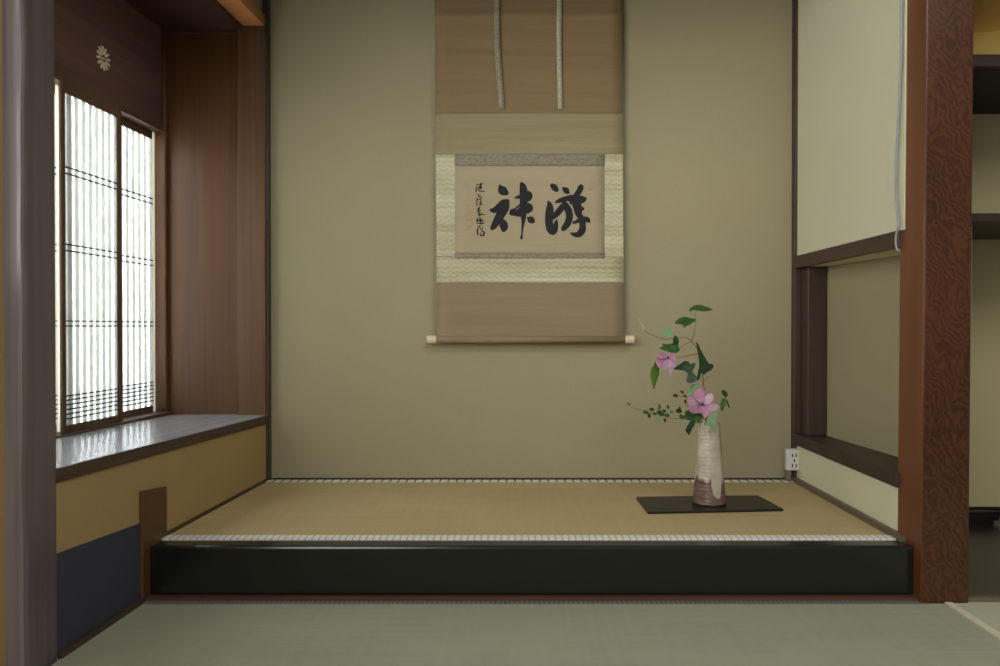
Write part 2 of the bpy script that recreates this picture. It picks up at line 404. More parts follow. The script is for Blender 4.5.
# lacquered front sill
bm = nb(); box(bm, -.8385, .917, 1.83, 1.886, .007, TZ, .006)
S(bm, 'trim_9', 'lacquer', 'long black lacquered front sill of the raised alcove', 'sill')
sbox('trim_10', 'brown_trim', 'brown wooden strip along the foot of the black sill', 'trim', -.846, .918, 1.812, 1.85, -.03, .007, bev=.001)
bm = nb(); lbox(bm, .001, .009, 1.80, 1.915, -.03, .24, .002, ((-.03,)*4, (.2525, .2525, .2405, .2405)))
S(bm, 'trim_11', 'panel', 'short upright brown board at the left end of the black sill', 'post')
# bay: sill board, lintel, panels
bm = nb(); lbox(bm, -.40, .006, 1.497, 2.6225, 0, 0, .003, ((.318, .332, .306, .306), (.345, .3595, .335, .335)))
so = S(bm, 'trim_12', 'sill', 'glossy dark wooden sill board reflecting the paper window, grey sheen painted on top', 'sill')
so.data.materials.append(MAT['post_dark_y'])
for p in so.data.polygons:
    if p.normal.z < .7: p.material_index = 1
bm = nb(); lbox(bm, -.088, 0, 1.46, 2.605, 1.597, 1.635, .003)
S(bm, 'trim_13', 'lintel', 'warm orange brown lintel beam over the window bay', 'beam')
sbox('trim_14', 'panel', 'broad red brown board panel at the end of the window bay', 'panel', -1.30, -.895, 2.622, 2.66, .30, 1.62, bev=0)
sbox('trim_15', 'panel_post', 'brown end post beside the broad board panel of the bay', 'post', -.90, -.8095, 2.597, 2.6028, .335, 1.60, bev=.0018)
sbox('trim_16', 'post_dark', 'slim dark molding at the top of the bay panel', 'trim', -1.13, -.90, 2.612, 2.624, 1.580, 1.590, bev=.001)
fb = sbox('wall_frieze', 'frieze', 'dark brown board above the paper windows with a flower cutout', 'board', -.36, -.335, 1.494, 2.62, 1.272, 1.592, bev=0, l=True)
sbox('trim_17', 'panel', 'narrow window jamb beside the board panel', 'post', -.40, -.322, 2.600, 2.622, .336, 1.588, bev=.004, l=True)
# the window opening: track, head, outer frame
w = nb(); lbox(w, -.385, -.327, 1.494, 2.60, 1.253, 1.272, .001)
wn = S(w, 'window_1', 'shoji_frame', 'paper screen window of the bay with head rail and track', 'window')
w = nb(); lbox(w, -.3275, -.3235, 2.338, 2.60, 1.2525, 1.2565, .0008); fin(w, 'head_lip', 'brown_trim', wn)
w = nb(); lbox(w, -.385, -.308, 1.50, 2.60, .336, .3475, .001); fin(w, 'window_track', 'shoji_frame', wn)

# ------------------------------------------------------------------ chrysanthemum openwork
Yc = 2.262; cz = at(102.5, 58.5, Yc).z
bm = nb()
def petal2(bm, cy, cz, ang, r0, r1, wd, u):
    pts = []
    for k in range(16):
        t = k/15*2*math.pi; a = (r0+r1)/2 + (r1-r0)/2*math.cos(t); b = wd*math.sin(t)*(.75+.25*math.cos(t))
        pts.append((cy + a*math.cos(ang) - b*math.sin(ang), cz + a*math.sin(ang) + b*math.cos(ang)))
    bot = [bm.verts.new((XL(y)+u, y, z)) for y, z in pts]; top = [bm.verts.new((XL(y)+u+.003, y, z)) for y, z in pts]
    bm.faces.new(top); bm.faces.new(bot)
    for k in range(16): bm.faces.new((bot[k], bot[(k+1) % 16], top[(k+1) % 16], top[k]))
for k in range(12): petal2(bm, Yc, cz, 2*math.pi*k/12+.15,   .010, .034, .0044, -.3348)  # pale petals stand in for light through the openwork
o = fin(bm, 'flower_cutout', 'cutout_light', None, label='small chrysanthemum cutout in the dark board, its light painted as pale petals', category='ornament')
bm = nb(); petal2(bm, Yc, cz, 0, -.004, .004, .0055, -.3348); c_ = fin(bm, 'cutout_light_center', 'ivory', o)

# ------------------------------------------------------------------ shoji panels
def shoji(y0, y1, u, label, stile, slats, left_stile, right_stile):
    root = empty('shoji_panel', (XL((y0+y1)/2)+u, (y0+y1)/2, .3475), label, 'shoji screen', 'sliding paper screens')
    z0, z1 = .3475, 1.253
    def part(bm, name, mat, **p): return under(fin(bm, name, mat, None, **p), root)
    b = nb(); lbox(b, u-.0035, u+.0035, y0, y0+left_stile, z0, z1, .0015); part(b, 'stile', stile)
    b = nb(); lbox(b, u-.0035, u+.0035, y1-right_stile, y1, z0, z1, .0015); part(b, 'stile', stile)
    b = nb(); lbox(b, u-.003, u+.003, y0+left_stile, y1-right_stile, z0, z0+.020, .001); part(b, 'rail', 'shoji_frame')
    b = nb(); lbox(b, u-.003, u+.003, y0+left_stile, y1-right_stile, z1-.026, z1, .001); part(b, 'rail', 'shoji_frame')
    a, c = y0+left_stile, y1-right_stile
    b = nb(); lbox(b, u-.0008, u, a, c, z0+.02, z1-.026); part(b, 'paper', 'paper')
    b = nb(); n = slats; p = (c-a)/n
    for k in range(n):
        yy = a + p*(k+.78); lbox(b, u-.0065, u-.0012, yy-.0096, yy+.0096, z0+.02, z1-.026)
    part(b, 'lattice', 'slat')
    for z in (1.0355, 1.019, .8365, .820, .638, .625, .444, .433, .4215, .409, .397, .3846):
        b = nb(); lbox(b, u+.001, u+.0055, a, c, z-.0016, z+.0016); part(b, 'crossbar', 'bars')
    return root
shoji(1.505, 2.106, -.360, 'paper screen mostly hidden behind the foreground post', 'cream', 18, .026, .026)
shoji(2.046, 2.334, -.325, 'sliding paper screen nearest the viewer with brown stiles', 'shoji_frame', 8, .018, .022)
shoji(2.314, 2.598, -.360, 'sliding paper screen beside the brown board panel with a cream stile', 'cream', 7, .024, .014)

# ------------------------------------------------------------------ tatami
def slab(name, mat, pts, z0, z1, **p):
    b = nb(); n = len(pts)
    hexa(b, [(x, y, z0) for x, y in pts] + [(x, y, z1) for x, y in pts]); return fin(b, name, mat, **p)
t1 = slab('tatami_mat', 'tatami', [(-.86, .35), (.966, .35), (.966, 1.803), (-.852, 1.803)], -.058, 0,
     label='wide green grey tatami mat on the floor in front of the black sill', category='tatami mat')
b = nb(); hexa(b, [(-.852,1.792,-.05),(.93,1.792,-.05),(.93,1.811,-.05),(-.846,1.811,-.05),(-.852,1.792,.0014),(.93,1.792,.0014),(.93,1.811,.0014),(-.846,1.811,.0014)])
fin(b, 'cloth_border', 'grey_edge', t1)
t2 = slab('tatami_mat', 'tatami2', [(.984, .35), (2.38, .35), (2.38, 1.803), (.984, 1.803)], -.058, .001,
     label='paler tatami mat at the right edge past the white seam', category='tatami mat')
b = nb(); box(b, .967, .984, .35, 1.80, -.05, .0035); o = fin(b, 'cloth_border', 'white_edge', t2); o['label'] = 'white edge of the mat'
t3 = slab('tatami_mat', 'tatami_toko', [(-.842, 1.917), (XR-.011, 1.917), (XR-.011, 2.583), (XL(2.583)+.007, 2.583)], .06, TZ,
     label='golden tan tatami mat on the raised alcove floor', category='tatami mat')
b = nb(); box(b, -.838, XR-.012, 1.887, 1.917, .06, TZ+.003); o = fin(b, 'cloth_border', 'heri_front', t3); o['label'] = 'white scalloped front border'
b = nb(); box(b, -.805, XR-.012, 2.583, 2.616, .06, TZ+.002); o = fin(b, 'cloth_border', 'heri_back', t3); o['label'] = 'white dashed rear border'
# little curled fringe along the front border
b = nb()
sbox('trim_18', 'floor', 'plank floor hidden under the alcove mat', 'floor', -.84, XR, 1.886, YB, -.02, .06, bev=0)
b.free()

# ------------------------------------------------------------------ hanging scroll
YS = 2.596
def und(x, z):
    """gentle waves of the hung silk"""
    return .0016*math.sin(z*34+x*1.3) + .0010*math.sin(z*71+1.7+x*2.6) + .0012*math.sin(x*9+z*3) + (.0022*math.sin((z-1.2)*90)*math.exp(-((z-1.19)/.11)**2)) \
        - .0060*math.exp(-((z-1.628-.004*x)/.012)**2) - .0045*math.exp(-((z-1.50+.008*x)/.014)**2) - .0022*math.exp(-((z-1.236)/.008)**2)
root = empty('hanging_scroll', at(529, 339, YS), 'hanging scroll with black brush calligraphy in brown and brocade silk on the back wall', 'scroll')
def sxy(px, py, off=0):
    p = at(px, py, YS); return Vector((p.x, YS + und(p.x, p.z) - off, p.z))
def lean(side, py):          # edges of the scroll drift a little
    return (434.0 + 3.0*(py+60)/396 if side == 0 else 621.8 + 2.2*(py+60)/396)
def sheet(name, mat, x0, x1, y0, y1, off, parent=root, thick=.0006, **p):
    b = nb(); nx, nz = 14, max(3, int(abs(y1-y0)/2.0))
    fx0 = x0 if callable(x0) else (lambda y, v=x0: v); fx1 = x1 if callable(x1) else (lambda y, v=x1: v)
    g = []; gb = []
    for j in range(nz+1):
        py = y0+(y1-y0)*j/nz
        g.append([b.verts.new(sxy(fx0(py)+(fx1(py)-fx0(py))*i/nx, py, off)) for i in range(nx+1)])
        gb.append([b.verts.new(sxy(fx0(py)+(fx1(py)-fx0(py))*i/nx, py, off-thick)) for i in range(nx+1)])
    for j in range(nz):
        for i in range(nx):
            b.faces.new((g[j][i], g[j][i+1], g[j+1][i+1], g[j+1][i])); b.faces.new((gb[j][i], gb[j+1][i], gb[j+1][i+1], gb[j][i+1]))
    for j in range(nz):
        b.faces.new((g[j][0], g[j+1][0], gb[j+1][0], gb[j][0])); b.faces.new((g[j][nx], gb[j][nx], gb[j+1][nx], g[j+1][nx]))
    for i in range(nx):
        b.faces.new((g[0][i], gb[0][i], gb[0][i+1], g[0][i+1])); b.faces.new((g[nz][i], g[nz][i+1], gb[nz][i+1], gb[nz][i]))
    o = fin(b, name, mat, None, True, **p)
    if parent is root: return under(o, root)
    o.parent = parent; return o
L_, R_ = (lambda y: lean(0, y)), (lambda y: lean(1, y))
sheet('upper_silk', 'silk', L_, R_, -60, 113, 0)
sheet('lower_silk', 'silk_low', L_, R_, 282.5, 338, 0)
sheet('gold_band', 'gold', L_, R_, 113, 154.5, .0002)
sheet('side_brocade', 'brocade', L_, 456, 154.5, 257, .0002)
sheet('side_brocade', 'brocade', 604, R_, 154.5, 257, .0002)
sheet('lower_brocade', 'brocade', L_, R_, 257, 282.5, .0002)
sheet('brocade_strip', 'ichi', 454.5, 605, 154.5, 165.5, .0006)
sheet('brocade_strip', 'ichi', 454.5, 605, 253.5, 258.5, .0006)
art = sheet('artwork', 'art', 455, 604.5, 165.5, 253.5, .0004)
# roller with ivory ends
za = at(437, 339.5, YS-.004)
b = nb(); tube(b, [at(436, 339.6, YS-.004), at(625.5, 339.4, YS-.004)], .0115, 16); under(fin(b, 'roller', 'silk_low', None, True), root)
for x0, x1 in ((427, 436.4), (625, 634)):
    b = nb(); p, q = at(x0, 339.5, YS-.004), at(x1, 339.5, YS-.004)
    tube(b, [p, p+(q-p)*.08, q], [.0115, .0132, .0132], 16); under(fin(b, 'roller_end', 'ivory', None, False), root)
# fold line, top rod, cord (above the picture)
b = nb(); tube(b, [at(434, -62, YS), at(622, -62, YS)], .009, 12); under(fin(b, 'top_rod', 'silk'), root)
b = nb(); tube(b, [at(480, -65, YS), at(528, -100, YS+.02), at(576, -65, YS)], .002, 6); under(fin(b, 'hanging_cord', 'ribbon'), root)
b = nb(); tube(b, [at(528, -100, YB+.01), at(528, -101, YS)], .003, 8); under(fin(b, 'hook', 'bars'), root)
# two narrow ribbons hanging in front of the upper silk
def ribbon(pts, wpx, mat, label):
    b = nb(); P = spline([(x, y, 0) for x, y in pts], 10); rows = []
    for i, p in enumerate(P):
        k = i/(len(P)-1); c = sxy(p[0], p[1], .0065+.007*k*(1-k)); h = wpx/2*YS/F
        rows.append([b.verts.new(c+Vector((-h, .0016, 0))), b.verts.new(c+Vector((0, -.001, 0))), b.verts.new(c+Vector((h, .0016, 0)))])
    for r, q in zip(rows, rows[1:]):
        for i in range(2): b.faces.new((r[i], r[i+1], q[i+1], q[i]))
    o = under(fin(b, 'ribbon', mat, None, True), root)
    if label: o['label'] = label
    bmx = bmesh.new(); bmx.free()
    md = o.modifiers.new('thickness', 'SOLIDIFY'); md.thickness = .0012
ribbon([(496.5, -60), (497, 2), (497.3, 35), (499, 70), (502, 109)], 6.0, 'ribbon', 'grey slanting ribbon')
ribbon([(559.5, -60), (559.3, 2), (559, 50), (560.2, 109.5)], 5.0, 'ribbon2', 'paler straight ribbon')

# brush strokes: (x, y, width) lists in the frame of a close-up of the sheet
def strokes(name, mat, lists, ox, oy, k, label=None):
    b = nb(); lay = 0
    for st in lists:
        lay += 1; off = .0011 + lay*.00001
        P = spline([(x, y, w) for x, y, w in st], 7)
        lft, rgt = [], []
        for i, p in enumerate(P):
            q = P[min(i+1, len(P)-1)] - P[max(i-1, 0)]; q = Vector((q[0], q[1])); 
            if q.length < 1e-6: q = Vector((1, 0))
            q.normalize(); h = max(p[2]*1.13, 2)/2
            lft.append((p[0]-q.y*h, p[1]+q.x*h)); rgt.append((p[0]+q.y*h, p[1]-q.x*h))
        V = lambda x, y, o=off: b.verts.new(sxy(ox+x/k, oy+y/k, o))
        lv = [V(*p) for p in lft]; rv = [V(*p) for p in rgt]
        for i in range(len(P)-1): b.faces.new((lv[i], lv[i+1], rv[i+1], rv[i]))
        for p, o2 in ((P[0], 0.000004), (P[-1], 0.000006)):       # round ends
            r = max(p[2], 2)/2; b.faces.new([V(p[0]+r*math.cos(a*math.pi/7), p[1]+r*math.sin(a*math.pi/7), off+o2) for a in range(14)])
    o = fin(b, name, mat, art)
    if label: o['label'] = label
    return o
right_char = [
 [(186,132,38),(205,148,46),(220,166,38)],
 [(282,156,30),(300,172,46),(314,188,32)],
 [(152,262,14),(164,300,46),(162,360,62),(158,430,58),(168,490,58),(190,514,50),(208,496,42),(216,450,34),(222,418,14)],
 [(188,402,26),(222,366,44),(262,318,48),(288,292,46)],
 [(218,268,20),(262,252,38),(320,236,40),(372,226,40)],
 [(288,284,44),(316,330,52),(328,390,52),(312,446,50),(278,490,40)],
 [(424,142,44),(412,172,44),(386,212,42),(352,250,40)],
 [(352,262,56),(400,252,66),(446,244,48),(462,238,22)],
 [(380,262,66),(394,310,64),(402,352,54),(408,384,40)],
 [(374,316,30),(412,322,44),(440,324,26)],
 [(364,438,22),(384,432,24),(430,412,38),(474,414,42),(492,430,22)],
 [(408,366,34),(430,410,46),(438,460,48),(432,506,52),(402,538,44),(362,536,28),(336,524,8)],
]
strokes('calligraphy_character', 'ink', right_char, 530, 170, 8.328, 'right hand black character')
left_char = [
 [(292,138,30),(306,162,62),(322,178,66),(344,192,42)],
 [(214,334,22),(246,334,42),(288,310,60),(326,278,62),(350,262,42)],
 [(352,270,36),(334,312,62),(300,366,66),(266,424,58),(238,470,44),(226,484,34)],
 [(306,410,20),(318,440,56),(324,474,62),(322,494,46)],
 [(472,118,34),(484,150,54),(488,210,58),(488,280,56),(488,350,50),(486,410,32),(480,470,18),(474,530,12),(470,568,22)],
 [(420,232,14),(452,224,28),(500,206,44),(530,204,48),(536,232,40),(512,254,26)],
 [(384,358,34),(400,360,36),(440,346,34),(490,316,44),(528,302,46),(546,322,38),(520,346,34)],
 [(384,340,24),(420,322,14),(462,290,18)],
 [(420,372,26),(460,372,30),(488,370,30)],
 [(530,402,30),(546,412,52),(560,422,48)],
]
strokes('calligraphy_character', 'ink', left_char, 465, 170, 8.325, 'left hand black character')
# column of small writing (k = 9.51 px per px)
sig = [
 [(112,92,8),(128,88,8)], [(112,108,6),(106,140,10),(106,162,7)], [(150,84,14),(146,112,20),(158,124,12)], [(166,78,6),(148,100,8)],
 [(126,128,6),(140,150,10),(184,156,7)], [(120,118,5),(150,132,6)],
 [(124,180,7),(134,204,10)], [(150,196,6),(138,212,6)],
 [(112,226,8),(112,288,8)], [(116,222,6),(128,236,6)], [(136,236,6),(160,214,9)], [(146,226,7),(152,262,9),(144,286,7)], [(132,262,6),(160,270,7)], [(130,288,6),(158,282,7)],
 [(118,326,9),(142,312,10)], [(132,308,9),(128,350,12)], [(112,352,8),(146,338,9)], [(124,376,8),(142,358,8),(136,386,10)], [(144,382,7),(160,370,8),(186,380,7)],
 [(116,410,9),(114,440,8)], [(108,430,7),(124,418,7)], [(138,400,9),(146,424,12)], [(124,434,12),(166,428,14)], [(146,420,10),(150,462,12)], [(116,464,8),(112,440,7)], [(128,458,9),(168,462,10),(174,444,8)],
 [(146,478,6),(124,500,8),(118,540,12),(124,568,12)], [(140,488,5),(146,520,6)], [(166,500,8),(158,530,6)], [(160,532,8),(182,550,14),(172,574,14),(146,574,9),(150,548,6)],
]
strokes('signature', 'ink_thin', [[(x, y, w*1.1) for x, y, w in st] for st in sig], 465, 175, 9.51, 'thin column of small handwriting')
for x, y, w_, h_ in ((469.6, 209, 5.5, 7), (469, 223.5, 5.5, 7), (591, 187.5, 4, 6)):
    sheet('seal', 'seal', x-w_/2, x+w_/2, y-h_/2, y+h_/2, .0011, art, .0003)

# ------------------------------------------------------------------ tray, vase
b = nb()
q = [(.356, 2.141), (.7312, 2.174), (.7150, 2.350), (.3540, 2.330)]
hexa(b, [(*p, TZ+.0007) for p in q] + [(*p, TZ+.0075) for p in q], .0015)
fin(b, 'display_board', 'tray', None, label='flat black lacquered board under the vase on the golden mat', category='tray')

VC = Vector((.546, 2.243, TZ+.0082)); H = .226
def vr(t):
    r = .0462 + (.0290-.0462)*min(1, t*1.02)**.92
    r += .0012*math.exp(-((t-.03)/.03)**2)
    r += .00022*math.sin(t*140) + .0002*math.sin(t*61+2)
    if t < .015: r -= .002*(1-t/.015)
    return r
NS, NR = 96, 130
b = nb(); lay = b.loops.layers.color.new('glaze'); prof = [(vr(i/NR), i/NR*H) for i in range(NR+1)]
prof += [(vr(1)-.002, H+.0012), (vr(1)-.005, H), (vr(1)-.006, H-.02), (vr(1)-.006, H-.12), (.004, H-.12)]
rings = []
for r, z in prof:
    rings.append([b.verts.new((VC.x - .0012*z/H + r*math.cos(2*math.pi*k/NS), VC.y + r*math.sin(2*math.pi*k/NS), VC.z+z)) for k in range(NS)])
def glaze(p):
    a = math.atan2(p.x-VC.x, -(p.y-VC.y)); t = (p.z-VC.z)/H        # a = 0 faces the viewer, + to the right
    n = .03*math.sin(a*5+1)+.02*math.sin(a*11+t*9)
    low = min(.31 + n, .085 + .30*(abs(a-.27)/.44)**4 + n*.4)              # where the pale glaze ends
    f = min(1, max(0, (t-low)/.035+.5))
    side = min(1, max(0, (a-.62)/.3))*(min(1, max(0, (t-.28)/.15)))*.75  # mask for the shade painted down the right edge
    return (f, side, 0, 1)
for a, c in zip(rings, rings[1:]):
    for k in range(NS):
        f = b.faces.new((a[k], a[(k+1) % NS], c[(k+1) % NS], c[k])); f.smooth = True
        for l in f.loops: l[lay] = glaze(l.vert.co)
b.faces.new(rings[0]); b.faces.new(rings[-1])
vs = fin(b, 'flower_vase', 'vase', None, label='tall tapered stoneware vase with cream glaze running over brown clay', category='vase')
# rim lip
b = nb(); tube(b, [(VC.x-.0012+(vr(1)-.0025)*math.cos(t*2*math.pi/32), VC.y+(vr(1)-.0025)*math.sin(t*2*math.pi/32), VC.z+H) for t in range(33)], .0025, 8)
lay = b.loops.layers.color.new('glaze')
for f in b.faces:
    for l in f.loops: l[lay] = (1, 0, 0, 1)
fin(b, 'rim', 'vase', vs, True)

# ------------------------------------------------------------------ flowers
YF = 2.243
def ZA(x, y): return (620+x/8.325, 295+y/8.325)      # close-up frames
def ZB(x, y): return (620+x/8.325, 360+y/8.325)
def blade(bm, pts, zf, dy=0, tx=0, tz=0, cup=3.0):
    """leaf or petal from its outline; dy, tx, tz set it off and tilt it in depth"""
    P = [zf(x, y) for x, y in pts]
    cx = sum(p[0] for p in P)/len(P); cy = sum(p[1] for p in P)/len(P)
    start = len(bm.verts)
    sm = []; m_ = len(P)
    for i in range(m_):                                    # closed spline through the outline
        p0, p1, p2, p3 = P[i-1], P[i], P[(i+1) % m_], P[(i+2) % m_]
        for t in (0, 1/3, 2/3):
            sm.append(tuple(.5*(2*p1[q] + (p2[q]-p0[q])*t + (2*p0[q]-5*p1[q]+4*p2[q]-p3[q])*t*t + (3*p1[q]-p0[q]-3*p2[q]+p3[q])*t**3) for q in (0, 1)))
    def W(px, py):
        g = at(px, py, YF); ddx, ddz = (px-cx)*YF/F, -(py-cy)*YF/F
        Y = YF + dy + tx*ddx + tz*ddz + cup*(ddx*ddx + ddz*ddz)
        return at(px, py, Y)
    ring = [bm.verts.new(W(*p)) for p in sm]
    mid = [bm.verts.new(W(cx+(p[0]-cx)*.5, cy+(p[1]-cy)*.5)) for p in sm]
    c = bm.verts.new(W(cx, cy)); n = len(sm)
    for i in range(n):
        j = (i+1) % n
        bm.faces.new((ring[i], ring[j], mid[j], mid[i])); bm.faces.new((mid[i], mid[j], c))
def leaf(rt_, pts, zf, mat='leaf', **k):
    b = nb(); blade(b, pts, zf, **k); return under(fin(b, 'leaf', mat, None, True), rt_)
def stem(rt_, pts, r, name='stem', mat='stem'):
    P = spline([tuple(at(*zf(x, y), YF+d)) for (x, y, d, zf) in pts], 6)
    n = len(P); b = nb(); tube(b, P, [r[0]+(r[1]-r[0])*i/(n-1) for i in range(n)], 7); return under(fin(b, name, mat, None, True), rt_)
mouth = Vector((VC.x, VC.y, VC.z+H-.02))

# tall branch
tall = empty('clematis_branch', mouth, 'tall leafy clematis branch with the upper pink flower and a curled bud, in the vase', 'flower branch')
stem(tall, [(716,700,0.0,ZB),(716,420,0,ZB),(705,270,0,ZB),(692,180,.0,ZB),(668,470,0,ZA),(640,395,0,ZA)], (.0019, .0014))
stem(tall, [(668,480,0,ZA),(625,420,-.004,ZA),(598,386,-.006,ZA),(614,330,-.006,ZA),(628,225,0,ZA),(626,150,.006,ZA),(655,118,.010,ZA)], (.0011, .0006))
stem(tall, [(598,386,-.006,ZA),(550,356,-.010,ZA),(470,356,-.014,ZA),(370,368,-.018,ZA),(290,340,-.02,ZA),(228,314,-.02,ZA),(198,285,-.02,ZA)], (.0010, .0008))
stem(tall, [(598,386,-.006,ZA),(540,412,-.014,ZA),(488,452,-.02,ZA)], (.0009, .0006))
stem(tall, [(660,490,0,ZA),(610,494,-.008,ZA),(545,512,-.02,ZA),(470,518,-.03,ZA),(405,522,-.034,ZA)], (.0010, .0009))
stem(tall, [(692,180,0,ZB),(718,150,-.005,ZB),(745,138,-.008,ZB)], (.0008, .0012))
stem(tall, [(205,292,-.02,ZA),(190,262,-.02,ZA),(172,230,-.02,ZA),(156,196,-.02,ZA),(150,178,-.02,ZA)], (.0026, .0010), 'bud', 'bud')
leaf(tall, [(575,138),(582,112),(610,92),(640,82),(672,82),(705,92),(740,104),(772,122),(735,134),(690,137),(640,130),(600,126)], ZA, 'leaf', dy=.010, tz=2.2, tx=.3)
leaf(tall, [(455,236),(478,205),(505,190),(540,180),(575,190),(634,204),(610,228),(572,250),(545,262),(530,276),(522,250),(490,242)], ZA, 'leaf', dy=-.005, tz=1.2, tx=-.3)
leaf(tall, [(340,320),(360,295),(390,272),(408,254),(418,285),(436,318),(446,344),(412,346),(375,338)], ZA, 'leaf_light', dy=-.02, tz=.5)
leaf(tall, [(440,392),(446,352),(462,336),(478,350),(492,384),(480,406),(455,404)], ZA, 'leaf_dark', dy=-.022, tx=.6)
leaf(tall, [(325,442),(358,428),(352,404),(390,410),(440,402),(482,404),(492,440),(496,462),(472,482),(420,478),(370,462)], ZA, 'leaf', dy=-.024, tz=1.0)
leaf(tall, [(636,388),(652,420),(676,462),(700,505),(730,556),(752,582),(770,574),(777,604),(750,630),(718,646),(700,664),(676,650),(662,700),(640,712),(650,640),(660,580),(650,500),(640,440)], ZA, 'leaf_dark', dy=-.004, tx=.9)
leaf(tall, [(450,76),(476,50),(508,28),(540,8),(572,14),(590,34),(624,22),(626,52),(606,86),(612,112),(640,140),(644,166),(604,190),(564,190),(552,166),(570,132),(556,104),(520,86)], ZB, 'leaf_dark', dy=-.012, tz=.5, tx=-.4)
leaf(tall, [(258,90),(262,62),(280,48),(294,10),(304,40),(322,58),(326,104),(310,168),(296,210),(288,242),(274,228),(262,176),(252,124)], ZB, 'leaf_yel', dy=-.03, tx=.9)
leaf(tall, [(568,292),(572,244),(600,206),(646,200),(624,244),(596,284)], ZB, 'leaf_light', dy=-.014, tz=.6)
def flower(rt_, zf, c, petals, dy, rs):
    f = None
    b = nb()
    def broad(pts, k=1.3):
        n = len(pts)
        m = sum((Vector(p) for p in pts), Vector((0, 0)))/n - Vector(c)
        ax = m.normalized(); out = []
        for p in pts:
            d = Vector(p)-Vector(c); al = d.dot(ax); pe = d - ax*al
            out.append(tuple(Vector(c) + ax*al + pe*k))
        return out
    petals = [(broad(pts), tx, tz) for pts, tx, tz in petals]
    for i, (pts, tx, tz) in enumerate(petals): blade(b, pts, zf, dy=dy-.0012*i, tx=tx, tz=tz, cup=6)
    f = fin(b, 'flower', 'petal', None, True); f.data.materials.append(MAT['petal_deep'])
    per = [len(p[0])*6 for p in petals]; idx = 0
    for n, (pts, tx, tz) in zip(per, petals):
        for k in range(n):
            if idx+k < len(f.data.polygons) and (tz > .3): f.data.polygons[idx+k].material_index = 1
        idx += n
    under(f, rt_)
    b = nb(); o = at(*zf(*c), YF+dy-.012)
    for k in range(26):
        a = k*2.39996; r = rs*math.sqrt((k+.5)/26)
        tip = o + Vector((r*math.cos(a), -.002*(1-k/26)-.002, r*math.sin(a)))
        tube(b, [o + Vector((r*.3*math.cos(a), .006, r*.3*math.sin(a))), tip], [.0006, .0011], 5)
    s_ = fin(b, 'stamen_cluster', 'stamen', None, True); s_.parent = f
    return f
flower(tall, ZA, (398,520), [
  ([(398,522),(372,486),(338,482),(310,496),(326,518),(364,528)], .3, .5),
  ([(396,520),(350,516),(316,524),(300,548),(310,590),(334,588),(364,552)], .2, .6),
  ([(400,524),(372,552),(344,590),(350,618),(374,618),(398,590),(410,552)], 0, -.2),
  ([(402,524),(404,570),(406,610),(414,654),(426,664),(434,630),(440,590),(428,550)], 0, -.2),
  ([(402,520),(432,536),(456,566),(464,590),(446,606),(430,590),(412,556)], -.2, -.2),
  ([(400,520),(414,490),(442,486),(470,518),(464,540),(434,538)], -.2, .4),
 ], -.036, .0030)
# lower flower with its leaves
low = empty('clematis_bloom', mouth, 'short clematis stem with the larger pink flower at the vase mouth', 'flower branch')
stem(low, [(700,720,0,ZB),(698,560,-.004,ZB),(692,470,-.012,ZB),(684,372,-.024,ZB)], (.0016, .0014))
flower(low, ZB, (682,366), [
  ([(680,362),(640,322),(626,280),(644,246),(668,232),(692,248),(700,290),(694,330)], 0, .5),
  ([(678,366),(640,340),(590,314),(566,324),(566,352),(600,372),(646,374)], .4, -.1),
  ([(678,370),(630,364),(586,376),(572,408),(590,432),(628,436),(660,412)], .4, .6),
  ([(684,370),(668,410),(690,450),(708,484),(724,468),(734,430),(714,392)], 0, .5),
  ([(684,368),(722,374),(776,370),(822,390),(816,410),(770,426),(724,410)], -.4, -.2),
  ([(682,362),(700,320),(740,290),(768,284),(776,304),(760,338),(726,362)], -.4, .2),
 ], -.030, .0034)
leaf(low, [(530,482),(540,446),(546,424),(590,424),(640,440),(690,450),(684,484),(654,530),(628,512),(596,506),(560,500)], ZB, 'leaf', dy=-.018, tz=.8)
leaf(low, [(556,604),(544,590),(556,556),(572,530),(590,504),(626,504),(622,540),(600,572),(584,614),(570,622)], ZB, 'leaf_dark', dy=-.026, tz=-.5)
leaf(low, [(718,522),(734,492),(748,468),(780,432),(812,420),(812,450),(804,490),(792,540),(772,604),(752,566),(734,540)], ZB, 'leaf_light', dy=-.041, tz=.35, cup=1)
b = nb(); tube(b, [at(*ZB(694, 500), YF-.031), at(*ZB(702, 520), YF-.0315), at(*ZB(708, 540), YF-.031)], [.0022, .003, .0015], 8); under(fin(b, 'pale_calyx', 'bud', None, True), low)
# right sprig
rs_ = empty('leaf_sprig', mouth, 'small leafy sprig sticking out right of the larger pink flower', 'sprig')
stem(rs_, [(735,700,0,ZB),(745,540,.006,ZB),(790,430,.008,ZB),(845,350,.004,ZB),(880,310,0,ZB)], (.0012, .0006))
leaf(rs_, [(846,262),(858,250),(874,254),(892,272),(898,292),(886,310),(866,302),(850,284)], ZB, 'leaf_dark', dy=0, tx=.4)
leaf(rs_, [(838,358),(846,330),(862,316),(880,322),(890,344),(880,378),(862,406),(850,430),(836,402)], ZB, 'leaf', dy=.003, tx=-.4)
leaf(rs_, [(888,330),(900,346),(908,370),(917,402),(902,390),(890,362)], ZB, 'leaf_dark', dy=.004, tx=.4)
